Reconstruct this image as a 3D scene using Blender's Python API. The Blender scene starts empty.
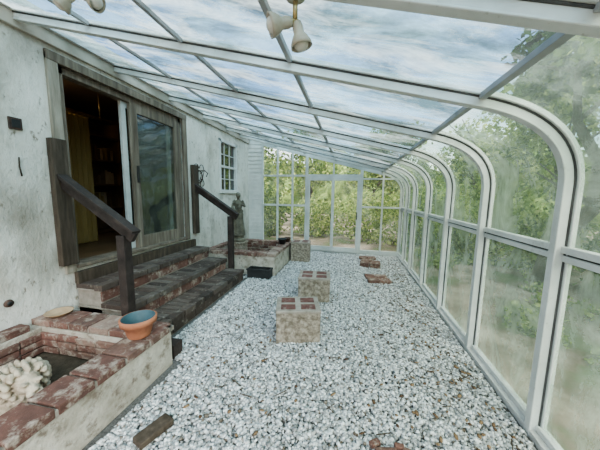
import bpy, bmesh, random
import numpy as np
from math import *
from mathutils import Vector, Matrix, Euler
random.seed(4); RNG=np.random.default_rng(7)
XL=-2.92; XR=1.305; YF=6.9; YN=-1.2
D=bpy.data; C=bpy.context
COL=C.scene.collection

# ---------------- materials ----------------
def newmat(name):
    m=D.materials.new(name); m.use_nodes=True
    nt=m.node_tree; nt.nodes.clear()
    return m,nt
def N(nt,t,**k):
    n=nt.nodes.new(t)
    for a,b in k.items():
        if a in n.inputs: n.inputs[a].default_value=b
        else: setattr(n,a,b)
    return n
def ramp(nt,stops,fac):
    r=nt.nodes.new('ShaderNodeValToRGB'); e=r.color_ramp.elements
    while len(e)<len(stops): e.new(.5)
    for x,(p,c) in zip(e,stops):
        x.position=p; x.color=(*c,1) if len(c)==3 else c
    nt.links.new(fac,r.inputs[0]); return r.outputs[0]
def coords(nt,scale=(1,1,1)):
    tc=nt.nodes.new('ShaderNodeTexCoord'); mp=nt.nodes.new('ShaderNodeMapping')
    mp.inputs['Scale'].default_value=scale
    nt.links.new(tc.outputs['Object'],mp.inputs[0]); return mp.outputs[0]
def noise(nt,vec,scale,detail=6,rough=.6,dist=0):
    n=N(nt,'ShaderNodeTexNoise',Scale=scale,Detail=detail,Roughness=rough,Distortion=dist)
    nt.links.new(vec,n.inputs['Vector']); return n.outputs[0]
def rough_mat(name,stops,scale=4,rough=.85,bump=.3,bscale=40,stretch=(1,1,1),metal=0,spots=None,detail=7):
    m,nt=newmat(name); v=coords(nt,stretch)
    c=ramp(nt,stops,noise(nt,v,scale,detail))
    if spots:
        sl=spots if isinstance(spots,list) else [spots]
        for sc,lo,hi,colr in sl:
            f=ramp(nt,[(lo,(0,0,0)),(hi,(1,1,1))],noise(nt,v,sc,8,.7))
            mx=N(nt,'ShaderNodeMix',data_type='RGBA'); nt.links.new(f,mx.inputs[0]); nt.links.new(c,mx.inputs[6]); mx.inputs[7].default_value=(*colr,1); c=mx.outputs[2]
    p=N(nt,'ShaderNodeBsdfPrincipled',Roughness=rough,Metallic=metal)
    nt.links.new(c,p.inputs['Base Color'])
    b=N(nt,'ShaderNodeBump',Strength=bump,Distance=.02)
    nt.links.new(noise(nt,v,bscale,8,.65),b.inputs['Height']); nt.links.new(b.outputs[0],p.inputs['Normal'])
    o=N(nt,'ShaderNodeOutputMaterial'); nt.links.new(p.outputs[0],o.inputs[0]); return m
def island_mat(name,stops,rough=.8,trans=0,bump=0,worn=None):
    m,nt=newmat(name); g=N(nt,'ShaderNodeNewGeometry')
    c=ramp(nt,stops,g.outputs['Random Per Island'])
    p=N(nt,'ShaderNodeBsdfPrincipled',Roughness=rough); nt.links.new(c,p.inputs['Base Color'])
    out=p.outputs[0]
    if bump:
        v=coords(nt); f=noise(nt,v,70,6,.7)
        mx=N(nt,'ShaderNodeMix',data_type='RGBA',blend_type='MULTIPLY'); mx.inputs[0].default_value=.8
        nt.links.new(c,mx.inputs[6]); nt.links.new(ramp(nt,[(.3,(.55,.55,.55)),(.65,(1.15,1.12,1.1))],noise(nt,v,14,8,.7)),mx.inputs[7]); c2=mx.outputs[2]
        if worn:
            f2=ramp(nt,[(worn[0],(0,0,0)),(worn[1],(1,1,1))],noise(nt,v,11,8,.7))
            m2=N(nt,'ShaderNodeMix',data_type='RGBA'); nt.links.new(f2,m2.inputs[0]); nt.links.new(c2,m2.inputs[6]); m2.inputs[7].default_value=(*worn[2],1); c2=m2.outputs[2]
        nt.links.new(c2,p.inputs['Base Color'])
        b=N(nt,'ShaderNodeBump',Strength=bump,Distance=.01); nt.links.new(f,b.inputs['Height']); nt.links.new(b.outputs[0],p.inputs['Normal'])
    if trans:
        t=N(nt,'ShaderNodeBsdfTranslucent'); nt.links.new(c,t.inputs[0])
        mx=N(nt,'ShaderNodeMixShader',Fac=trans); nt.links.new(out,mx.inputs[1]); nt.links.new(t.outputs[0],mx.inputs[2]); out=mx.outputs[0]
    o=N(nt,'ShaderNodeOutputMaterial'); nt.links.new(out,o.inputs[0]); return m
def glass_mat(name,tint,haze=(.05,.3),hcol=(.8,.85,.85),stretch=(1,1,1),scale=1.5,gl=.05,lo=.4,hi=.7,rough=.06,graz=.3,tint2=None,wob=.15,tlo=.38,thi=.62,tsc=.9,dist=0):
    m,nt=newmat(name); v=coords(nt,stretch)
    t=N(nt,'ShaderNodeBsdfTransparent'); t.inputs[0].default_value=(*tint,1)
    if tint2:
        tt=ramp(nt,[(tlo,tint),(thi,tint2)],noise(nt,v,tsc,8,.66,dist)); nt.links.new(tt,t.inputs[0])
    d=N(nt,'ShaderNodeBsdfDiffuse'); d.inputs[0].default_value=(*hcol,1)
    tl=N(nt,'ShaderNodeBsdfTranslucent'); tl.inputs[0].default_value=(*hcol,1)
    a=N(nt,'ShaderNodeMixShader',Fac=.6); nt.links.new(d.outputs[0],a.inputs[1]); nt.links.new(tl.outputs[0],a.inputs[2])
    f=ramp(nt,[(lo,(haze[0],)*3),(hi,(haze[1],)*3)],noise(nt,v,scale,12,.7,dist))
    b=N(nt,'ShaderNodeMixShader'); nt.links.new(f,b.inputs[0]); nt.links.new(t.outputs[0],b.inputs[1]); nt.links.new(a.outputs[0],b.inputs[2])
    g=N(nt,'ShaderNodeBsdfGlossy',Roughness=rough)
    lw=N(nt,'ShaderNodeLayerWeight',Blend=.5)
    pw=N(nt,'ShaderNodeMath',operation='POWER'); nt.links.new(lw.outputs['Facing'],pw.inputs[0]); pw.inputs[1].default_value=4
    mu=N(nt,'ShaderNodeMath',operation='MULTIPLY_ADD'); nt.links.new(pw.outputs[0],mu.inputs[0]); mu.inputs[1].default_value=graz; mu.inputs[2].default_value=gl
    if wob:
        bp=N(nt,'ShaderNodeBump',Strength=wob,Distance=.05); nt.links.new(noise(nt,v,2.5,2),bp.inputs['Height']); nt.links.new(bp.outputs[0],g.inputs['Normal'])
    c=N(nt,'ShaderNodeMixShader'); nt.links.new(mu.outputs[0],c.inputs[0]); nt.links.new(b.outputs[0],c.inputs[1]); nt.links.new(g.outputs[0],c.inputs[2])
    o=N(nt,'ShaderNodeOutputMaterial'); nt.links.new(c.outputs[0],o.inputs[0]); return m

M={}
M['stucco']=rough_mat('white_stucco',[(.32,(.36,.33,.28)),(.47,(.66,.635,.575)),(.72,(.82,.80,.75))],1.5,.9,.9,22,stretch=(1,1,.6),spots=[(2.4,.50,.70,(.42,.38,.32)),(13,.58,.67,(.27,.23,.18))])
M['planterst']=rough_mat('planter_stucco',[(.3,(.34,.30,.24)),(.55,(.56,.51,.44)),(.8,(.72,.68,.61))],5,.95,.9,30,spots=(9,.52,.66,(.22,.175,.135)))
M['alu']=rough_mat('weathered_white_aluminium',[(.3,(.46,.48,.47)),(.7,(.66,.68,.67))],3,.42,.03,60,spots=[(6,.58,.78,(.32,.34,.32)),(30,.62,.7,(.36,.36,.33))])
M['alu2']=rough_mat('weathered_aluminium',[(.3,(.25,.26,.27)),(.7,(.40,.41,.42))],3,.45,.05,60)
M['gasket']=rough_mat('black_gasket',[(.3,(.04,.04,.04)),(.7,(.10,.10,.10))],8,.7,.1)
M['doorwood']=rough_mat('weathered_door_wood',[(.25,(.08,.06,.045)),(.5,(.18,.145,.11)),(.75,(.32,.27,.22))],3,.85,.4,30,stretch=(6,6,.6))
M['trimwood']=rough_mat('pale_trim_wood',[(.3,(.20,.165,.125)),(.6,(.38,.34,.28)),(.8,(.5,.46,.4))],3,.85,.4,30,stretch=(6,6,.6))
M['darkwood']=rough_mat('dark_rail_wood',[(.3,(.022,.015,.012)),(.6,(.05,.035,.03)),(.8,(.10,.075,.06))],4,.75,.4,30,stretch=(2,2,2))
M['brownwood']=rough_mat('brown_post_wood',[(.3,(.04,.028,.018)),(.6,(.095,.07,.05)),(.8,(.17,.13,.1))],4,.8,.4,30,stretch=(6,6,.8))
M['ledger']=rough_mat('tan_ledger',[(.3,(.32,.28,.23)),(.7,(.50,.46,.40))],3,.8,.2,30)
M['brick']=island_mat('old_red_brick',[(0,(.12,.06,.047)),(.35,(.20,.10,.078)),(.65,(.155,.088,.07)),(.85,(.27,.165,.13)),(1,(.37,.30,.25))],.9,bump=.6,worn=(.50,.65,(.40,.34,.285)))
M['brickdark']=island_mat('tread_brick',[(0,(.05,.038,.032)),(.35,(.095,.068,.055)),(.65,(.14,.115,.098)),(.85,(.065,.05,.042)),(1,(.20,.17,.145))],.85,bump=.5,worn=(.56,.70,(.27,.235,.20)))
M['mortar']=rough_mat('mortar',[(.3,(.22,.19,.155)),(.7,(.42,.37,.32))],9,.95,.8,40)
M['soil']=rough_mat('planter_soil',[(.3,(.03,.022,.015)),(.6,(.085,.065,.045)),(.8,(.17,.14,.1))],9,1,1,30)
M['block']=rough_mat('aggregate_concrete',[(.3,(.12,.095,.07)),(.5,(.29,.24,.19)),(.7,(.50,.44,.37))],24,.95,1,45)
M['padred']=rough_mat('red_brick_pad',[(.3,(.10,.042,.035)),(.7,(.19,.085,.07))],15,.95,.6,50,spots=(20,.55,.68,(.32,.26,.22)))
M['terra']=rough_mat('terracotta',[(.3,(.34,.13,.07)),(.7,(.48,.21,.12))],6,.8,.3,30)
M['teal']=rough_mat('teal_glaze',[(.3,(.05,.09,.105)),(.7,(.09,.16,.185))],6,.6,.1,30)
M['dish']=rough_mat('clay_dish',[(.3,(.33,.22,.13)),(.7,(.5,.36,.24))],6,.8,.3,30)
M['cream']=rough_mat('cream_cast_stone',[(.3,(.22,.17,.12)),(.5,(.48,.41,.32)),(.8,(.66,.60,.48))],12,.9,.7,40)
M['bronze']=rough_mat('mossy_bronze',[(.3,(.06,.05,.035)),(.5,(.13,.115,.085)),(.8,(.26,.235,.18))],9,.7,.5,40)
M['black']=rough_mat('black_plastic',[(.3,(.015,.015,.015)),(.7,(.04,.04,.04))],6,.5,.1)
M['lampw']=rough_mat('aged_lamp_enamel',[(.3,(.30,.26,.20)),(.7,(.56,.51,.43))],8,.35,.05)
M['brass']=rough_mat('aged_brass',[(.3,(.35,.26,.13)),(.7,(.55,.44,.25))],8,.35,.05,metal=.8)
M['bulb']=rough_mat('frosted_bulb',[(.3,(.5,.48,.43)),(.7,(.68,.66,.6))],8,.2,0)
M['rustc']=rough_mat('rusty_iron',[(.3,(.04,.025,.02)),(.7,(.12,.07,.05))],8,.7,.3)
M['clap']=rough_mat('white_clapboard',[(.3,(.55,.55,.53)),(.7,(.75,.75,.73))],4,.7,.1)
M['gravel']=island_mat('white_marble_chip',[(0,(.22,.22,.215)),(.2,(.38,.38,.38)),(.5,(.56,.565,.57)),(.85,(.75,.755,.76)),(.92,(.84,.845,.85)),(.95,(.20,.17,.14)),(1,(.10,.075,.055))],.75)
M['bed']=rough_mat('gravel_bed',[(.3,(.08,.075,.07)),(.7,(.24,.235,.225))],60,.95,1,90)
M['yard']=rough_mat('yard_ground',[(.38,(.07,.10,.035)),(.48,(.15,.12,.09)),(.6,(.34,.29,.24)),(.7,(.42,.38,.33))],.9,1,.8,8,detail=12)
M['leaf']=island_mat('leaf_green',[(0,(.06,.11,.03)),(.35,(.17,.26,.06)),(.7,(.34,.43,.12)),(1,(.58,.63,.26))],.6,trans=.5)
M['leafdk']=island_mat('leaf_dark',[(0,(.03,.06,.02)),(.5,(.09,.15,.045)),(1,(.24,.32,.09))],.6,trans=.4)
M['deadleaf']=island_mat('dead_leaf',[(0,(.07,.035,.02)),(.5,(.15,.09,.05)),(1,(.27,.18,.10))],.8)
M['bark']=rough_mat('bark',[(.3,(.04,.032,.025)),(.7,(.13,.105,.085))],5,.95,1,20,stretch=(3,3,.5))
M['treeline']=rough_mat('treeline_foliage',[(.3,(.05,.08,.03)),(.5,(.16,.24,.07)),(.7,(.4,.48,.18))],1.6,1,1,6,detail=12)
M['roomwall']=rough_mat('dim_room_wall',[(.3,(.12,.08,.05)),(.7,(.2,.14,.09))],2,.9,.1)
M['ochre']=rough_mat('ochre_curtain',[(.3,(.28,.18,.06)),(.7,(.42,.29,.12))],2,.9,.1,stretch=(1,8,.3))
M['roomfloor']=rough_mat('room_floor',[(.3,(.1,.06,.03)),(.7,(.2,.12,.07))],2,.5,.1)
M['shelfwood']=rough_mat('shelf_wood',[(.3,(.10,.055,.025)),(.7,(.22,.13,.06))],3,.6,.2)
M['curb']=rough_mat('side_sill',[(.3,(.42,.42,.41)),(.7,(.6,.6,.59))],5,.7,.2)
M['roofglass']=glass_mat('stained_roof_glass',(.08,.155,.18),(.07,.62),(.68,.79,.80),(.6,1.6,1),2.6,.05,.47,.64,graz=.2,tint2=(.36,.58,.70),tlo=.40,thi=.60,tsc=1.7,dist=.5)
M['sideglass']=glass_mat('hazy_side_glass',(.40,.55,.46),(.14,.55),(.50,.66,.57),(1,1.2,.8),2.2,.03,.42,.66,graz=.24,tint2=(.80,.92,.82),rough=.12,tlo=.38,thi=.6,tsc=1.6,dist=.5)
M['clearglass']=glass_mat('clear_end_glass',(.95,.98,.94),(.08,.32),(.8,.85,.74),(1,1,1),1.5,.02,.45,.75,graz=.1)
M['doorglass']=glass_mat('door_glass',(.45,.48,.44),(.14,.4),(.45,.5,.44),(1,1,1),1.2,.14,.4,.7)
M['darkglass']=glass_mat('house_window_glass',(.25,.28,.28),(.05,.15),(.4,.42,.42),(1,1,1),1.5,.12)

# ---------------- mesh builder ----------------
class MB:
    def __init__(s): s.bm=bmesh.new(); s.mats=[]
    def mi(s,m):
        m=M[m]
        if m not in s.mats: s.mats.append(m)
        return s.mats.index(m)
    def _fin(s,ret,m,smooth=False):
        i=s.mi(m); fs=set()
        for v in ret:
            for f in v.link_faces: fs.add(f)
        for f in fs: f.material_index=i; f.smooth=smooth
    def box(s,a,b,m,mat=None):
        a=Vector(a);b=Vector(b);c=(a+b)/2;d=b-a
        mt=Matrix.Translation(c)@Matrix.Diagonal((*d,1))
        if mat: mt=mat@mt
        r=bmesh.ops.create_cube(s.bm,size=1,matrix=mt); s._fin(r['verts'],m)
    def beam(s,p,q,w,h,m,up=(0,0,1)):
        p=Vector(p);q=Vector(q);z=(q-p);L=z.length;z.normalize();x=Vector(up).cross(z)
        if x.length<1e-4:x=Vector((1,0,0)).cross(z)
        x.normalize();y=z.cross(x)
        R=Matrix((x,y,z)).transposed().to_4x4()
        mt=Matrix.Translation((p+q)/2)@R@Matrix.Diagonal((w,h,L,1))
        r=bmesh.ops.create_cube(s.bm,size=1,matrix=mt); s._fin(r['verts'],m)
    def cyl(s,p,q,r1,r2,m,seg=20,smooth=True):
        p=Vector(p);q=Vector(q);z=q-p;L=z.length
        R=z.to_track_quat('Z','Y').to_matrix().to_4x4()
        mt=Matrix.Translation((p+q)/2)@R
        r=bmesh.ops.create_cone(s.bm,cap_ends=True,segments=seg,radius1=r1,radius2=r2,depth=L,matrix=mt); s._fin(r['verts'],m,smooth)
    def ell(s,c,r,m,rot=None,sub=3):
        mt=Matrix.Translation(c)@(Euler(rot).to_matrix().to_4x4() if rot else Matrix.Identity(4))@Matrix.Diagonal((*r,1))
        q=bmesh.ops.create_icosphere(s.bm,subdivisions=sub,radius=1,matrix=mt); s._fin(q['verts'],m,True)
    def lathe(s,c,prof,m,seg=32,fold=0,nf=9,sx=1,sy=1,mt=None):
        c=Vector(c); rows=[]
        for k,(r,z) in enumerate(prof):
            row=[]
            for i in range(seg):
                a=2*pi*i/seg; rr=r*(1+fold*sin(nf*a))
                p=Vector((rr*cos(a)*sx,rr*sin(a)*sy,z))
                if mt: p=mt@p
                row.append(s.bm.verts.new(c+p))
            rows.append(row)
        i0=s.mi(m)
        for a,b in zip(rows,rows[1:]):
            for i in range(seg):
                f=s.bm.faces.new((a[i],a[(i+1)%seg],b[(i+1)%seg],b[i])); f.material_index=i0; f.smooth=True
    def tube(s,pts,r,m,seg=8):
        for a,b in zip(pts,pts[1:]): s.cyl(a,b,r,r,m,seg)
        for p in pts: s.ell(p,(r,r,r),m,sub=1)
    def face(s,pts,m):
        f=s.bm.faces.new([s.bm.verts.new(p) for p in pts]); f.material_index=s.mi(m)
    def obj(s,name,bevel=0,seg=2,loc=None,rotz=0):
        me=D.meshes.new(name); s.bm.to_mesh(me); s.bm.free()
        for m in s.mats: me.materials.append(m)
        o=D.objects.new(name,me); COL.objects.link(o)
        if loc: o.location=loc
        o.rotation_euler[2]=rotz
        if bevel:
            b=o.modifiers.new('bevel','BEVEL'); b.width=bevel; b.segments=seg; b.limit_method='ANGLE'; b.angle_limit=radians(40)
        return o
def npmesh(name,verts,faces,mat,k):
    me=D.meshes.new(name); n=len(faces)
    me.vertices.add(len(verts)); me.vertices.foreach_set('co',verts.astype('f').ravel())
    me.loops.add(n*k); me.loops.foreach_set('vertex_index',faces.astype('i').ravel())
    me.polygons.add(n); me.polygons.foreach_set('loop_start',np.arange(0,n*k,k,dtype='i'))
    me.update(calc_edges=True); me.validate(); me.materials.append(M[mat])
    o=D.objects.new(name,me); COL.objects.link(o); return o

# ---------------- floor & gravel ----------------
b=MB(); b.box((XL,YN,-.12),(XR+.02,YF,0),'bed'); b.obj('floor')
CUBE=np.array([[x,y,z] for x in(-1,1) for y in(-1,1) for z in(-1,1)],float)*.5
CF=np.array([[0,1,3,2],[4,6,7,5],[0,4,5,1],[2,3,7,6],[0,2,6,4],[1,5,7,3]])
def randrot(n):
    q=RNG.normal(size=(n,4)); q/=np.linalg.norm(q,axis=1)[:,None]
    w,x,y,z=q.T
    return np.stack([1-2*(y*y+z*z),2*(x*y-z*w),2*(x*z+y*w),2*(x*y+z*w),1-2*(x*x+z*z),2*(y*z-x*w),2*(x*z-y*w),2*(y*z+x*w),1-2*(x*x+y*y)],1).reshape(n,3,3)
def chips(name,pos,size,mat):
    n=len(pos)
    v=CUBE[None]*RNG.uniform(.55,1.1,(n,1,3))+RNG.uniform(-.17,.17,(n,8,3))
    v=v*size[:,None,None]; v=np.einsum('nij,nkj->nki',randrot(n),v); v[:,:,2]*=.8
    v+=pos[:,None,:]
    f=CF[None]+np.arange(n)[:,None,None]*8
    return npmesh(name,v.reshape(-1,3),f.reshape(-1,4),mat,4)
n=125000
px=RNG.uniform(-1.95,XR-.09,n); py=.55+(YF-.65)*RNG.uniform(0,1,n)**1.15
keep=~((px<-1.5)&(py<1.95)) & ~((px<-1.84)&(py>2.0)&(py<4.3)) & ~((px<-1.37)&(py>4.48)&(py<5.95))
px=px[keep];py=py[keep]; m_=len(px)
pz=RNG.uniform(.0,.024,m_)+.008*np.sin(px*5)*np.sin(py*4)
chips('gravel_stones',np.stack([px,py,pz],1),RNG.uniform(.008,.027,m_),'gravel')

# ---------------- left (house) wall ----------------
DY0,DY1,DZ0,DZ1=2.10,4.02,.78,2.86
WY0,WY1,WZ0,WZ1=5.25,6.12,1.62,2.80
b=MB(); T=.16; top=3.28
def wl(y0,y1,z0,z1): b.box((XL-T,y0,z0),(XL,y1,z1),'stucco')
wl(YN,DY0,0,top); wl(DY0,DY1,0,DZ0); wl(DY0,DY1,DZ1,top); wl(DY1,WY0,0,top); wl(WY0,WY1,0,WZ0); wl(WY0,WY1,WZ1,top); wl(WY1,YF,0,top)
b.obj('wall_left')
b=MB(); b.box((XL,YN,2.98),(XL+.045,YF,3.10),'ledger'); b.box((XL,YN,3.10),(XL+.08,YF,3.16),'alu'); b.obj('trim_1',.006)
b=MB()
b.box((XL,2.02,.72),(XL+.03,2.12,2.90),'trimwood'); b.box((XL,3.99,.74),(XL+.03,4.10,2.90),'doorwood')
b.box((XL,2.02,2.84),(XL+.035,4.10,2.93),'doorwood'); b.box((XL-.16,2.12,.76),(XL+.06,3.99,.80),'doorwood')
b.obj('trim_2',.005)
b=MB()
x0,x1=XL-.13,XL-.02
b.box((x0,2.12,.80),(x1,2.19,2.84),'doorwood'); b.box((x0,3.93,.80),(x1,3.99,2.84),'doorwood')
b.box((x0,2.12,2.77),(x1,3.99,2.84),'doorwood'); 
def leaf(y0,y1,xa,xb,w,m,gm):
    b.box((xa,y0,.80),(xb,y0+w,2.77),m); b.box((xa,y1-w,.80),(xb,y1,2.77),m)
    b.box((xa,y0+w,2.77-w),(xb,y1-w,2.77),m); b.box((xa,y0+w,.80),(xb,y1-w,.80+w*1.5),m)
    xm=(xa+xb)/2; b.face([(xm,y0+w,.80+w*1.5),(xm,y1-w,.80+w*1.5),(xm,y1-w,2.77-w),(xm,y0+w,2.77-w)],gm)
leaf(2.98,3.93,XL-.06,XL-.015,.11,'doorwood','doorglass')
leaf(2.90,3.80,XL-.12,XL-.075,.07,'alu','doorglass')
b.box((XL-.05,3.03,1.72),(XL+.01,3.06,1.95),'black')
b.obj('door_1',.004)
# room behind
b=MB(); b.box((-6.2,1.2,.70),(XL-T,5.0,.78),'roomfloor'); b.obj('floor_house_room')
b=MB(); b.box((-6.3,1.1,.7),(-6.2,5.1,3.2),'roomwall');b.box((-6.2,1.1,.78),(XL-T,1.2,3.2),'roomwall');b.box((-6.2,5.0,.78),(XL-T,5.1,3.2),'roomwall')
b.obj('wall_house_room')
b=MB(); b.box((-6.3,1.1,3.2),(XL-T,5.1,3.28),'roomwall'); b.obj('ceiling_house_room')
b=MB()
for y in (2.9,3.6,4.4): b.box((-5.0,y,.78),(-4.65,y+.04,2.95),'shelfwood')
for z in (.8,1.25,1.7,2.15,2.6,2.92): b.box((-5.0,2.9,z),(-4.65,4.44,z+.03),'shelfwood')
b.box((-5.03,2.9,.78),(-5.0,4.44,2.95),'shelfwood')
for z in (1.28,1.73,2.18):
    y=2.97
    while y<4.35:
        w=random.uniform(.03,.07)
        if random.random()<.75: b.box((-4.95,y,z),(-4.75,y+w,z+random.uniform(.15,.3)),random.choice(['ochre','roomwall','dish','shelfwood']))
        y+=w+.012
b.obj('bookshelf')
b=MB()
rows=[(-4.0+.04*sin(i*1.25),2.75+.55*i/40) for i in range(41)]
for (xa,ya),(xb,yb) in zip(rows,rows[1:]): b.face([(xa,ya,.8),(xb,yb,.8),(xb,yb,2.7),(xa,ya,2.7)],'ochre')
b.cyl((-4.0,2.4,2.72),(-4.0,3.5,2.72),.015,.015,'brass'); b.cyl((-4.0,2.42,2.72),(-4.0,2.42,3.2),.01,.01,'brass'); b.cyl((-4.0,3.48,2.72),(-4.0,3.48,3.2),.01,.01,'brass')
b.obj('curtain')
b=MB(); b.cyl((-4.2,2.6,3.2),(-4.2,2.6,3.17),.12,.12,'lampw'); b.ell((-4.2,2.6,3.15),(.1,.1,.05),'bulb'); b.obj('added_lamp_body')  # invented fixture, added to go with the room's fill light
pl=D.lights.new('room_fill_light','POINT'); pl.energy=7; pl.color=(1,.75,.45); pl.shadow_soft_size=.1; po=D.objects.new('room_fill_light',pl); COL.objects.link(po); po.location=(-4.2,2.6,2.95)  # added warm fill, brightens the room behind the open door
# house window
b=MB()
b.box((XL-.1,WY0,WZ0),(XL+.02,WY0+.06,WZ1),'clap'); b.box((XL-.1,WY1-.06,WZ0),(XL+.02,WY1,WZ1),'clap')
b.box((XL-.1,WY0,WZ1-.06),(XL+.02,WY1,WZ1),'clap'); b.box((XL-.1,WY0-.03,WZ0-.03),(XL+.05,WY1+.03,WZ0+.05),'clap')
b.box((XL-.08,WY0,2.18),(XL-.01,WY1,2.23),'clap')
for k in (1,2): 
    y=WY0+.06+(WY1-WY0-.12)*k/3; b.box((XL-.06,y-.01,WZ0),(XL-.03,y+.01,WZ1),'clap')
for z in (1.92,2.48): b.box((XL-.06,WY0,z-.01),(XL-.03,WY1,z+.01),'clap')
b.face([(XL-.05,WY0,WZ0),(XL-.05,WY1,WZ0),(XL-.05,WY1,WZ1),(XL-.05,WY0,WZ1)],'darkglass')
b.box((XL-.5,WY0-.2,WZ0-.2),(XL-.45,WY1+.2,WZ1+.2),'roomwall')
b.obj('window_1',.003)
b=MB(); b.box((XL,1.70,2.12),(XL+.02,1.79,2.22),'rustc'); b.box((XL+.02,1.715,2.135),(XL+.025,1.775,2.205),'black'); b.obj('electrical_box',.003)
b=MB(); b.tube([(XL+.01,1.745,1.88),(XL+.012,1.74,1.80),(XL+.01,1.75,1.72)],.006,'brownwood'); b.obj('wall_stick')
b=MB(); b.cyl((XL,1.56,.60),(XL+.015,1.56,.60),.035,.03,'rustc'); b.cyl((XL+.015,1.56,.60),(XL+.02,1.56,.60),.018,.018,'black'); b.obj('wall_hole')  # hole in the wall: added rusty ring, its dark depth a black disc
# iron plant bracket
b=MB()
def arcp(c,r,a0,a1,n=14): return [(XL+.03,c[0]+r*cos(a0+(a1-a0)*i/n),c[1]+r*sin(a0+(a1-a0)*i/n)) for i in range(n+1)]
b.box((XL,4.41,1.72),(XL+.02,4.43,2.12),'rustc')
b.tube(arcp((4.42,1.9),.12,0,2*pi),.008,'rustc'); b.tube(arcp((4.35,2.06),.07,0,1.6*pi),.007,'rustc'); b.tube(arcp((4.52,2.06),.07,pi,-.6*pi),.007,'rustc')
b.tube(arcp((4.34,1.76),.06,-.2,1.5*pi),.007,'rustc'); b.tube(arcp((4.53,1.78),.06,pi+.2,-.5*pi),.007,'rustc')
b.tube([(XL+.03,4.42,1.72),(XL+.05,4.40,1.62)],.007,'rustc')
b.tube([(XL+.02,4.42,2.0),(XL+.14,4.44,2.02),(XL+.20,4.45,1.96),(XL+.17,4.45,1.90)],.008,'rustc')
b.tube([(XL+.02,4.42,1.82),(XL+.10,4.43,1.86),(XL+.14,4.44,2.02)],.007,'rustc')
for k in range(30):
    a=random.uniform(0,6.28); r=random.uniform(.04,.16); b.ell((XL+.04,4.42+r*cos(a),1.86+r*sin(a)),(.006,.024,.011),'brownwood',(a,0,0),1)
b.obj('iron_wall_bracket')

# ---------------- steps ----------------
b=MB(); SY0,SY1=2.10,4.22; SX=XL+.01
def step(xa,xb,z):
    b.box((SX,SY0+.02,0),(xb-.03,SY1-.02,z-.065),'mortar')
    b.box((SX,SY0,z-.065),(xb-.10,SY1,z-.05),'mortar')
    y=SY0
    while y<SY1-.05:
        b.box((xa+.0,y+.006,z-.055),(xb-.115,min(y+.095,SY1),z),'brickdark'); y+=.103
    y=SY0
    while y<SY1-.05:
        w=random.choice([.2,.2,.21]); b.box((xb-.108,y+.005,z-.065),(xb+random.uniform(-.006,.006),min(y+w,SY1),z+.003),'brickdark'); y+=w+.008
    y=SY0+.02
    while y<SY1-.1:
        b.box((xb-.045,y,z-.185),(xb-.02,min(y+.2,SY1),z-.072),'brick' if z>.3 else 'brickdark'); y+=.208
for xa,xb,z in ((SX,-2.57,.59),(-2.60,-2.22,.39),(-2.25,-1.88,.20)): step(xa,xb,z)
b.box((SX,SY0,.59),(SX+.05,SY1,.72),'brownwood')
b.obj('brick_entry_steps',.005)
b=MB(); b.box((-1.84,1.955,.0),(-1.6,2.08,.14),'darkwood'); b.obj('step_end_block',.006)  # added block standing in for the dark near end of the lowest step

def rail(name,y,wy):
    b=MB()
    b.box((XL+.005,wy-.07,.82),(XL+.07,wy+.07,2.1),'brownwood')
    b.box((-2.215,y-.045,0),(-2.125,y+.045,1.17),'darkwood')
    b.beam((XL+.02,y,1.70),(-2.04,y,1.15),.045,.10,'darkwood')
    b.beam((XL+.02,y,1.765),(-2.02,y,1.205),.10,.035,'darkwood')
    return b.obj(name,.005)
rail('stair_handrail',2.035,2.035); rail('stair_handrail',4.27,4.27)

# ---------------- planters ----------------
def brickrow(b,p,dirv,n,L,W,H,gap,mat='brick'):
    d=Vector(dirv).normalized(); p=Vector(p)
    for i in range(n):
        j=random.uniform(-.004,.004); c=p+d*((i+.5)*(L+gap)); rz=atan2(d.y,d.x)+random.uniform(-.02,.02)
        mt=Matrix.Translation(c+Vector((0,0,H/2+random.uniform(-.003,.004))))@Matrix.Rotation(rz,4,'Z')
        b.box((-L/2,-W/2+j,-H/2),(L/2,W/2+j,H/2),mat,mt)
b=MB()
PX1=-1.55; PX0=XL+.015; PY0,PY1=.30,1.92; ZT=.335
w=.24
b.box((PX1-w+.03,PY0,0),(PX1-.025,PY1-.02,ZT),'planterst')
b.box((PX0,PY1-w,0),(PX1-w+.03,PY1-.02,ZT),'planterst')
b.box((PX0,PY0,0),(PX1-w+.03,PY0+.2,ZT),'planterst')
b.box((PX0,PY0+.2,0),(PX0+.14,PY1-w,ZT),'planterst')
b.box((PX0+.14,PY0+.2,0),(PX1-w+.03,PY1-w,.10),'soil')
for zz in (.11,.175,.24):
    brickrow(b,(PX1-w+.012,PY0+.2,zz),(0,1,0),6,.2,.03,.055,.01)
    brickrow(b,(PX0+.14,PY1-w-.012,zz),(1,0,0),5,.2,.03,.055,.008)
    brickrow(b,(PX0+.155,PY0+.2,zz),(0,1,0),6,.19,.03,.055,.01)
b.box((PX1-w+.02,PY0,ZT),(PX1-.01,PY1,ZT+.045),'mortar'); b.box((PX0,PY1-w+.01,ZT),(PX1-.01,PY1-.01,ZT+.045),'mortar')
brickrow(b,(PX1-.12,PY0,ZT+.005),(0,1,0),7,.205,.235,.058,.018)
brickrow(b,(PX0,PY1-.12,ZT+.005),(1,0,0),6,.205,.235,.058,.015)
brickrow(b,(PX0+.07,PY0,ZT+.005),(0,1,0),6,.205,.12,.058,.013)
b.obj('raised_brick_planter',.006)
b=MB()
QX1=-1.38;QY0,QY1=4.50,5.95;ZT=.385
b.box((QX1-.22,QY0+.02,0),(QX1-.02,QY1,ZT),'planterst'); b.box((PX0,QY0+.02,0),(QX1-.22,QY0+.2,ZT),'planterst'); b.box((PX0,QY1-.18,0),(QX1-.22,QY1,ZT),'planterst')
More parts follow.
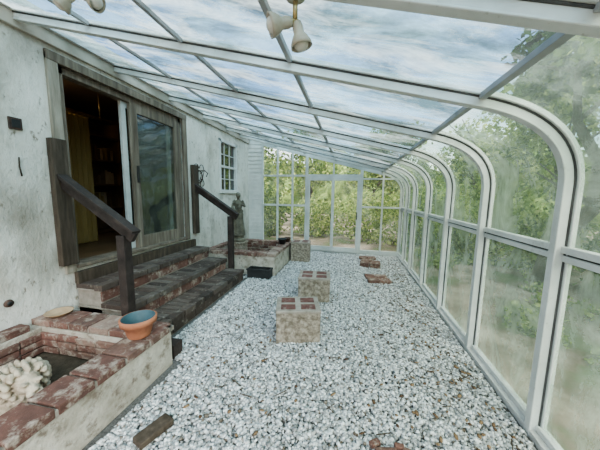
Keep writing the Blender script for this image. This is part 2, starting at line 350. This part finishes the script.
b.box((PX0,QY0+.2,0),(PX0+.12,QY1-.18,ZT),'planterst'); b.box((PX0+.12,QY0+.2,0),(QX1-.22,QY1-.18,.14),'soil')
brickrow(b,(QX1-.11,QY0,ZT),(0,1,0),7,.195,.22,.065,.012); brickrow(b,(PX0,QY0+.11,ZT),(1,0,0),8,.18,.22,.065,.012)
brickrow(b,(PX0,QY1-.09,ZT),(1,0,0),8,.18,.2,.065,.012); brickrow(b,(PX0+.07,QY0+.2,ZT),(0,1,0),5,.2,.12,.065,.012)
for zz in (.2,.27,.335):
    brickrow(b,(QX1-.235,QY0+.2,zz),(0,1,0),5,.2,.03,.055,.01); brickrow(b,(PX0+.12,QY1-.19,zz),(1,0,0),5,.2,.03,.055,.01)
b.obj('raised_brick_planter',.006)
b=MB(); 
def trough(x0,y0,x1,y1,h,t,m):
    b.box((x0,y0,0),(x1,y0+t,h),m);b.box((x0,y1-t,0),(x1,y1,h),m);b.box((x0,y0+t,0),(x0+t,y1-t,h),m);b.box((x1-t,y0+t,0),(x1,y1-t,h),m);b.box((x0+t,y0+t,0),(x1-t,y1-t,h*.75),'soil')
    b.box((x0-.012,y0-.012,h-.03),(x1+.012,y0,h),m); b.box((x1,y0,h-.03),(x1+.012,y1,h),m)
trough(-1.86,4.28,-1.42,4.47,.20,.02,'black'); b.obj('black_trough_planter',.004)
for (x,y,z,s) in ((-1.52,5.5,.455,1.),(-1.47,5.8,.455,.8)):
    b=MB(); b.lathe((x,y,z),[(.001,0),(.07*s,0),(.09*s,.1*s),(.10*s,.1*s),(.10*s,.13*s),(.085*s,.13*s),(.08*s,.09*s),(.001,.09*s)],'black' if s==1 else 'rustc'); b.obj('small_flower_pot')
b=MB(); c=(-1.70,1.68,.402)
b.lathe(c,[(.001,0),(.082,0),(.086,.01),(.112,.11),(.134,.113),(.138,.158),(.124,.161)],'terra')
b.lathe(c,[(.124,.161),(.119,.145),(.100,.07),(.086,.045),(.001,.04)],'teal'); b.obj('terracotta_pot')
b=MB(); b.lathe((-2.72,1.80,.402),[(.001,0),(.07,0),(.105,.03),(.11,.035),(.10,.035),(.068,.012),(.001,.010)],'dish'); b.obj('clay_saucer')

# ---------------- statues ----------------
def statue_mods(o,vox,disp,ts):
    r=o.modifiers.new('remesh','REMESH'); r.mode='VOXEL'; r.voxel_size=vox; r.use_smooth_shade=True
    t=D.textures.new(o.name+'_tex','CLOUDS'); t.noise_scale=ts
    d=o.modifiers.new('disp','DISPLACE'); d.texture=t; d.strength=disp; d.mid_level=.5
b=MB(); m='cream'
b.box((-.30,-.13,0),(.26,.13,.035),m)
b.ell((-.10,0,.125),(.19,.085,.085),m); b.ell((-.20,.0,.12),(.11,.11,.10),m)
for s in (-1,1):
    b.ell((-.17,s*.085,.09),(.095,.04,.07),m,(0,.3,0)); b.ell((-.06,s*.10,.05),(.08,.028,.022),m)
    b.ell((.08,s*.065,.10),(.05,.035,.085),m); b.ell((.17,s*.065,.055),(.10,.03,.026),m); b.ell((.245,s*.065,.05),(.03,.034,.024),m)
    b.ell((.14,s*.058,.312),(.018,.018,.022),m)
    b.ell((.203,s*.030,.272),(.020,.018,.009),m); b.ell((.205,s*.026,.258),(.010,.009,.007),m)
    b.ell((.235,s*.017,.222),(.022,.018,.016),m)
    for t in (-.014,0,.014): b.ell((.268,s*.065+t,.046),(.012,.006,.014),m,sub=2)
b.ell((.07,0,.17),(.09,.085,.10),m)
b.ell((.14,0,.25),(.065,.056,.062),m); b.ell((.195,0,.238),(.048,.030,.028),m); b.ell((.222,0,.252),(.026,.012,.010),m); b.ell((.246,0,.243),(.012,.017,.011),m); b.ell((.205,0,.198),(.032,.024,.013),m)
for ring,(rr,x0_,zc,nn) in enumerate([(.080,.135,.25,13),(.100,.100,.235,15),(.115,.05,.215,16),(.112,.0,.195,15),(.10,-.05,.18,12)]):
    for k in range(nn):
        a=2*pi*(k+.5*(ring%2))/nn
        if ring>2 and sin(a)<-.4: continue
        b.ell((x0_,rr*cos(a),zc+rr*sin(a)*.95),(.034,.013,.019),m,(a-pi/2,.35,0),2)
b.tube([(-.29,0,.09),(-.33,.05,.06),(-.28,.13,.05),(-.18,.15,.05),(-.10,.14,.055)],.016,m); b.ell((-.08,.14,.06),(.04,.022,.022),m)
o=b.obj('stone_lion_statue',loc=(-2.13,1.13,.10),rotz=radians(-14)); o.scale=(1.15,1.15,1.15)
statue_mods(o,.004,.004,.015)
b=MB(); m='bronze'
b.lathe((0,0,0),[(.001,0),(.13,0),(.13,.05),(.105,.06),(.105,.11),(.12,.12),(.12,.14),(.001,.14)],m)
b.lathe((0,0,.13),[(.001,0),(.125,.0),(.118,.05),(.098,.2),(.088,.33),(.09,.42),(.07,.5),(.001,.52)],m,40,fold=.07,nf=9,sx=1,sy=.85)
b.lathe((0,.0,.60),[(.001,0),(.068,.0),(.062,.05),(.078,.13),(.082,.17),(.055,.21),(.026,.225),(.024,.27),(.001,.28)],m,30,sx=1,sy=.72)
b.ell((.0,-.005,.905),(.042,.048,.058),m); b.ell((0,.03,.925),(.047,.045,.05),m); b.ell((0,.075,.91),(.025,.028,.025),m)
b.ell((0,-.052,.90),(.008,.012,.012),m,sub=2)
b.tube([(-.08,0,.80),(-.115,-.02,.68),(-.06,-.085,.62)],.022,m); b.ell((-.045,-.095,.62),(.024,.02,.016),m)
b.tube([(.08,0,.80),(.12,-.03,.70),(.06,-.10,.74)],.022,m); b.ell((.045,-.11,.75),(.022,.018,.02),m)
b.lathe((.02,-.115,.62),[(.001,0),(.03,0),(.045,.06),(.028,.11),(.035,.13),(.001,.13)],m,16)
b.tube([(-.075,.02,.82),(.02,-.075,.70),(.085,.0,.60)],.014,m)
o=b.obj('classical_woman_statue',loc=(-2.45,5.2,.525),rotz=radians(25)); o.scale=(1.15,1.15,1.12)
statue_mods(o,.007,.01,.03)
b=MB(); b.box((-2.6,5.05,.14),(-2.3,5.35,.50),'block'); b.box((-2.62,5.03,.48),(-2.28,5.37,.522),'block'); b.obj('statue_pedestal',.01)

# ---------------- blocks ----------------
def cblock(x,y,s,h,rz):
    b=MB(); a=s/2
    b.box((-a,-a*.8,0),(a,a*.8,h-.03),'block')
    b.box((-a-.005,-a*.8-.005,h-.03),(a+.005,a*.8+.005,h),'mortar')
    for i in (-1,1):
        for j in (-1,1): b.box((i*a*.46-a*.34,j*a*.37-a*.27,h-.01),(i*a*.46+a*.34,j*a*.37+a*.27,h+.004),'padred')
    b.obj('brick_topped_concrete_block',.010,loc=(x,y,0),rotz=rz)
cblock(-.54,2.64,.47,.38,radians(14)); cblock(-.51,3.74,.47,.37,radians(6)); cblock(-1.14,5.82,.44,.48,radians(4))
def pavers(name,x,y,nx,ny,layers,rz,skip=.35,jit=.01,z0=.038):
    b=MB()
    for l in range(layers):
        for i in range(nx):
            for j in range(ny):
                if l and random.random()<skip: continue
                mt=Matrix.Translation(((i-nx/2+.5)*.21+random.uniform(-jit,jit),(j-ny/2+.5)*.105+random.uniform(-jit,jit)*.6,z0+l*.058))@Matrix.Rotation(random.uniform(-.08,.08)*(jit*100),4,'Z')
                b.box((-.1,-.048,-.028),(.1,.048,.028),'brick',mt)
    b.obj(name,.005,loc=(x,y,0),rotz=rz)
pavers('brick_stack',.54,4.78,2,4,1,.12,jit=.012); pavers('brick_stack',.48,5.75,2,4,2,-.2,jit=.014); pavers('brick_stack',.45,6.35,2,2,1,.1,jit=.02)
b=MB()
for (x,y,a,s) in ((.28,1.43,.2,.07),(.43,1.45,-.3,.06),(.53,1.43,.1,.06),(.21,1.49,.6,.035),(.36,1.50,0,.03)):
    b.box((-s,-s*.6,-.02),(s,s*.6,.02),'brick',Matrix.Translation((x,y,.026))@Matrix.Rotation(a,4,'Z'))
b.obj('broken_brick_fragments',.008)
b=MB(); b.beam((-1.24,1.15,.05),(-1.17,1.36,.045),.10,.045,'brownwood'); b.obj('driftwood_piece',.01)
b=MB()
for k in range(130):
    x=random.uniform(-1.4,1.1);y=random.uniform(1.4,6);a=random.uniform(0,3.1);L=random.uniform(.02,.06)
    b.beam((x-L*cos(a),y-L*sin(a),.036),(x+L*cos(a),y+L*sin(a),.038),.005,.005,'brownwood')
for k in range(520):
    x=random.uniform(-1.35,1.1) if k%2 else 1.12-abs(random.gauss(0,.35)); y=random.uniform(1.3,6.2)
    if x<-1.3: continue
    b.ell((x,y,.036),(random.uniform(.012,.028),random.uniform(.008,.016),.004),'deadleaf',(random.uniform(-.3,.3),random.uniform(-.3,.3),random.random()*3),1)
b.obj('leaf_litter')

# ---------------- sunroom frame ----------------
SL=.245
def zr(x): return 3.12-SL*(x-XL)
P0=Vector((.757,zr(.757)));P1=Vector((XR,zr(XR)));P2=Vector((XR,1.67))
path=[Vector((XL,zr(XL))),Vector((-1.2,zr(-1.2)))]
NA=16
arc=[(1-t)**2*P0+2*t*(1-t)*P1+t*t*P2 for t in [i/NA for i in range(NA+1)]]
path+=arc+[Vector((XR,.8)),Vector((XR,.0))]
tang=[]
for i in range(len(path)):
    a=path[max(i-1,0)];c=path[min(i+1,len(path)-1)]; t=(c-a).normalized(); tang.append(t)
tang[1]=tang[0]
nrm=[Vector((t.y,-t.x)) for t in tang]
def sweep(b,y,w,d0,d1,m):
    mi=b.mi(m); prev=None
    for p,n_ in zip(path,nrm):
        q0=p+n_*d0;q1=p+n_*d1
        row=[b.bm.verts.new((q0.x,y-w/2,q0.y)),b.bm.verts.new((q0.x,y+w/2,q0.y)),b.bm.verts.new((q1.x,y+w/2,q1.y)),b.bm.verts.new((q1.x,y-w/2,q1.y))]
        if prev:
            for i in range(4):
                f=b.bm.faces.new((prev[i],prev[(i+1)%4],row[(i+1)%4],row[i])); f.material_index=mi
        else: b.bm.faces.new(row).material_index=mi
        prev=row
    b.bm.faces.new(prev[::-1]).material_index=mi
RY=[YN,-.2,.45,1.07,1.815,2.745,3.675,4.605,5.535,6.25,YF]
b=MB()
for y in RY:
    sweep(b,y,.076,-.02,.010,'alu'); sweep(b,y,.036,.010,.064,'alu'); sweep(b,y,.050,.009,.020,'gasket'); sweep(b,y,.052,.062,.073,'alu')
for x in (-2.1,-1.28,-.45):
    for ya,yb in zip(RY,RY[1:]): b.beam((x,ya+.03,zr(x)-.008),(x,yb-.03,zr(x)-.008),.036,.03,'alu2',up=(SL,0,1))
b.beam((.757,YN,zr(.757)-.01),(.757,YF,zr(.757)-.01),.045,.035,'alu2')
b.box((XR-.025,YN,1.215),(XR+.02,YF,1.255),'alu'); b.box((XR-.035,YN,1.268),(XR+.02,YF,1.31),'alu'); b.box((XR-.01,YN,1.25),(XR+.01,YF,1.275),'gasket')
b.box((XR-.07,YN,0),(XR+.04,YF,.05),'curb'); b.box((XR-.03,YN,.05),(XR+.02,YF,.09),'alu')
bmesh.ops.recalc_face_normals(b.bm,faces=b.bm.faces)
b.obj('sunroom_frame',.003,1)
b=MB()
for ya,yb in zip(RY,RY[1:]):
    xs=[XL,-2.1,-1.28,-.45,.757]
    for xa,xb in zip(xs,xs[1:]): b.face([(xa,ya,zr(xa)),(xb,ya,zr(xb)),(xb,yb,zr(xb)),(xa,yb,zr(xa))],'roofglass')
b.obj('ceiling')
for k,(ya,yb) in enumerate(zip(RY,RY[1:])):
    b=MB(); mi=b.mi('sideglass'); pr=None
    for p in arc+[Vector((XR,1.25))]:
        row=(b.bm.verts.new((p.x,ya,p.y)),b.bm.verts.new((p.x,yb,p.y)))
        if pr:
            f=b.bm.faces.new((pr[0],row[0],row[1],pr[1])); f.smooth=True; f.material_index=mi
        pr=row
    b.face([(XR,ya,.08),(XR,yb,.08),(XR,yb,1.24),(XR,ya,1.24)],'sideglass')
    b.obj('window_%d'%(k+2))
def spot(x,y,stem,heads):
    b=MB(); z=zr(x)-.074
    b.cyl((x,y,z),(x,y,z-.02),.045,.04,'lampw'); b.cyl((x,y,z-.02),(x,y,z-stem),.010,.010,'brass')
    for dx,dy,dz in heads:
        d=Vector((dx,dy,dz)).normalized(); j=Vector((x,y,z-stem)); 
        p=j+Vector((dx*.03,dy*.03,-.01)); b.tube([j,p],.008,'brass'); b.ell(p,(.013,.013,.013),'brass',sub=2)
        R=d.to_track_quat('Z','Y').to_matrix().to_4x4()
        b.lathe(p,[(.001,-.005),(.018,0),(.022,.02),(.021,.04),(.030,.052),(.042,.075),(.044,.09),(.040,.09),(.037,.078)],'lampw',24,mt=R)
        b.ell(p+d*.070,(.034,.034,.034),'bulb')
    b.obj('track_spotlight')
spot(-.25,1.07,.10,[(-.45,-.2,-.15),(.22,.1,-.95)]); spot(-1.33,1.09,.11,[(-.5,-.2,-.5),(.6,.1,-.3)])

# ---------------- far end ----------------
b=MB()
z=.0
while z<3.0:
    zt=min(z+.11,3.04); x1=XL+.40
    b.box((XL-.16,YF-.02,z),(x1,YF+.10,zt),'clap'); b.box((XL+.002,YF-.035,z),(x1,YF-.02,z+.02),'clap'); z+=.11
b.obj('wall_far')
b=MB(); y0,y1=YF-.04,YF+.03
def vb(x,za,zb,w,m='alu'): b.box((x-w/2,y0,za),(x+w/2,y1,zb),m)
def hb(xa,xb,z,h,m='alu'): b.box((xa,y0+.005,z-h/2),(xb,y1-.005,z+h/2),m)
LX=XL+.40
for x in (LX+.03,-2.05,-1.62): vb(x,.0,zr(x)-.06,.045)
vb(-1.22,0,zr(-1.22)-.05,.07); vb(.25,0,zr(.25)-.05,.07); vb(-.49,2.1,zr(-.49)-.05,.04); vb(.80,0,zr(.8)-.07,.04)
hb(LX,-1.22,1.28,.05); hb(LX,-1.22,.06,.12); hb(LX,-1.22,2.10,.05); hb(-1.22,.25,2.09,.09); hb(.25,XR,2.02,.04); hb(.25,XR,.06,.12); hb(.25,XR,1.28,.045); hb(-1.22,.25,.03,.06)
b.beam((XL,YF,zr(XL)-.05),(.8,YF,zr(.8)-.05),.06,.09,'alu')
b.face([(LX,YF,0),(XR,YF,0),(XR,YF,1.7),(1.2,YF,1.98),(.757,YF,2.2),(LX,YF,zr(LX))],'clearglass')
b.obj('window_20',.003)
b=MB()
def dleaf(xa,xb,yy):
    w=.07
    b.box((xa,yy,.06),(xa+w,yy+.03,2.05),'alu');b.box((xb-w,yy,.06),(xb,yy+.03,2.05),'alu');b.box((xa+w,yy,1.97),(xb-w,yy+.03,2.05),'alu');b.box((xa+w,yy,.06),(xb-w,yy+.03,.18),'alu')
    b.box((xb-w-.0,yy-.03,.95),(xb-w+.02,yy,1.15),'black')
dleaf(-1.185,-.46,YF-.075); dleaf(-.52,.215,YF-.115)
b.obj('door_2',.003)

# ---------------- exterior ----------------
b=MB(); b.box((-30,-25,-.35),(40,45,-.13),'yard'); b.obj('ground')
def leaves(name,blobs,n,size,mat):
    tot=sum(rx*ry+rz*rx for (_,(rx,ry,rz)) in blobs)
    V=[]
    for (c,(rx,ry,rz)) in blobs:
        k=int(n*(rx*ry+rz*rx)/tot)
        d=RNG.normal(size=(k,3)); d/=np.linalg.norm(d,axis=1)[:,None]
        r=RNG.uniform(.35,1,(k,1))**.5*(1+.25*np.sin(d[:,:1]*7+d[:,1:2]*5)*np.cos(d[:,2:]*6))
        V.append(np.array(c)+d*r*np.array([rx,ry,rz]))
    P=np.concatenate(V); k=len(P)
    q=np.array([[-.5,0,0],[0,-.32,.05],[.5,0,0],[0,.32,.05]])[None]*RNG.uniform(.6,1.3,(k,1,1))*size
    q=np.einsum('nij,nkj->nki',randrot(k),q)+P[:,None,:]
    q[:,:,2]=np.maximum(q[:,:,2],-.12)
    f=np.arange(k*4).reshape(-1,4)
    return npmesh(name,q.reshape(-1,3),f,mat,4)
def tree(x,y,h,r,n,mat='leaf',size=.2,lo=.45):
    b=MB(); pts=[]; rad=.05+h*.018
    for i in range(7):
        t=i/6; pts.append(Vector((x+.3*sin(i*1.3+x),y+.25*cos(i*1.7+y)-.25*cos(y),-.15+h*.8*t)))
    for i in range(6): b.cyl(pts[i],pts[i+1],rad*(1-i/7),rad*(1-(i+1)/7),'bark',10)
    for i in range(9):
        p=pts[random.randint(2,5)]; a=random.uniform(0,6.28); q=p+Vector((cos(a)*r*.7,sin(a)*r*.7,random.uniform(.4,1.2))); b.cyl(p,q,rad*.3,.01,'bark',6)
    o=b.obj('tree')
    bl=[]
    for i in range(9):
        a=random.uniform(0,6.28); rr=r*random.uniform(.2,.8)
        bl.append(((x+rr*cos(a),y+rr*sin(a),h*random.uniform(lo,.95)),(r*random.uniform(.35,.6),)*2+(r*random.uniform(.28,.45),)))
    l=leaves('foliage',bl,n,size,mat); l.parent=o
random.seed(11)
for x,y,h,r,mt,lo in [(5.2,2.2,6.0,2.0,'leafdk',.4),(6.8,4.0,6.5,2.2,'leaf',.35),(8.5,6,7,2.6,'leafdk',.35),(6.0,8.5,5.5,2.0,'leaf',.35),(9.5,10.5,6.5,2.6,'leaf',.35),(5.5,13,5.5,2.2,'leaf',.35),(1.5,15,5,2.2,'leaf',.3),(-2.5,14,4.6,2.1,'leaf',.3),(-6,13,5,2.3,'leafdk',.3),(8,-.5,7,2.6,'leaf',.35),(3.5,18,6,2.6,'leafdk',.3),(11.5,2.5,9,3,'leafdk',.3),(13,7,8.5,3,'leaf',.3),(3.9,3.5,6.2,1.5,'leaf',.62),(4.1,5.9,6.0,1.5,'leafdk',.62),(3.6,1.75,6.5,1.4,'leafdk',.66)]:
    tree(x,y,h,r,3600,mt,.2,lo)
def shrub(x,y,r,h,n,mat='leaf'):
    bl=[((x+random.uniform(-r,r)*.5,y+random.uniform(-r,r)*.5,h*.4),(r*.7,r*.7,h*.55)) for _ in range(3)]
    leaves('shrub',bl,n,.13,mat)
for x,y,r,h in [(-3,9.6,1.3,2.0),(-1.2,10.2,1.3,1.6),(.8,9.8,1.3,1.9),(2.6,10,1.3,2.1),(4.5,9.8,1.3,2.1),(4.6,6.9,1.1,1.5),(5,4.9,1.2,1.5),(7.4,1.2,1.5,1.8),(4.6,.6,1.0,1.0),(3.4,8.2,.9,1.3),(-4.6,10.2,1.4,2.4)]:
    shrub(x,y,r,h,2600,random.choice(['leaf','leaf','leafdk']))
leaves('ground_cover_plants',[((2.6+random.uniform(-.8,2.2),random.uniform(1.2,7.5),-.08),(random.uniform(.2,.5),random.uniform(.2,.5),random.uniform(.12,.3))) for _ in range(16)],5000,.09,'leaf')
K=120; V=[];F=[]
for i in range(K+1):
    a=radians(-60+200*i/K)
    for j in range(9):
        rr=21+1.2*sin(i*.9+j)+.8*sin(i*2.3+j*1.7); zz=-.2+ (j/8)*(5.5+1.2*sin(i*.37)+.7*sin(i*1.1)+.4*sin(i*2.9)); rr+=j*.35
        V.append((rr*cos(a),rr*sin(a)+2,zz))
for i in range(K):
    for j in range(8): F.append((i*9+j,(i+1)*9+j,(i+1)*9+j+1,i*9+j+1))
npmesh('distant_treeline',np.array(V),np.array(F),'treeline',4)

# ---------------- world & light ----------------
w=D.worlds.new('sky'); C.scene.world=w; w.use_nodes=True; nt=w.node_tree; nt.nodes.clear()
s=N(nt,'ShaderNodeTexSky'); s.sky_type='NISHITA'; s.sun_disc=False; s.sun_elevation=radians(48); s.sun_rotation=radians(120); s.air_density=1.0; s.dust_density=1.5; s.ozone_density=1.5
tc=nt.nodes.new('ShaderNodeTexCoord'); mp=nt.nodes.new('ShaderNodeMapping'); mp.inputs['Scale'].default_value=(1,1,2.5); nt.links.new(tc.outputs['Generated'],mp.inputs[0])
cl=ramp(nt,[(.42,(.1,.1,.1)),(.68,(.85,.85,.85))],noise(nt,mp.outputs[0],2.2,8,.6))
mx=N(nt,'ShaderNodeMix',data_type='RGBA'); nt.links.new(cl,mx.inputs[0]); nt.links.new(s.outputs[0],mx.inputs[6]); mx.inputs[7].default_value=(8.2,7.9,7.4,1)
bg=N(nt,'ShaderNodeBackground',Strength=.45); nt.links.new(mx.outputs[2],bg.inputs[0]); o=N(nt,'ShaderNodeOutputWorld'); nt.links.new(bg.outputs[0],o.inputs[0])
l=D.lights.new('sun','SUN'); l.energy=9.5; l.angle=radians(75); l.color=(1,.91,.79); lo=D.objects.new('sun',l); COL.objects.link(lo); lo.rotation_euler=(radians(30),radians(30),0)
try: C.scene.view_settings.look='AgX - Medium High Contrast'
except Exception: pass

# ---------------- camera ----------------
cam=D.cameras.new('camera'); cam.sensor_width=36; cam.lens=36*251.25/600; cam.clip_start=.02
co=D.objects.new('camera',cam); COL.objects.link(co)
y=radians(11.39);t=radians(7.03);r=radians(.98)
Rr=Vector((cos(y),sin(y),0));F0=Vector((-sin(y),cos(y),0));Fw=F0*cos(t)+Vector((0,0,-sin(t)));U=F0*sin(t)+Vector((0,0,cos(t)))
X=Rr*cos(r)+U*sin(r); Y=U*cos(r)-Rr*sin(r)
co.matrix_world=Matrix.Translation((0,0,1.6))@Matrix((X,Y,-Fw)).transposed().to_4x4()
C.scene.camera=co
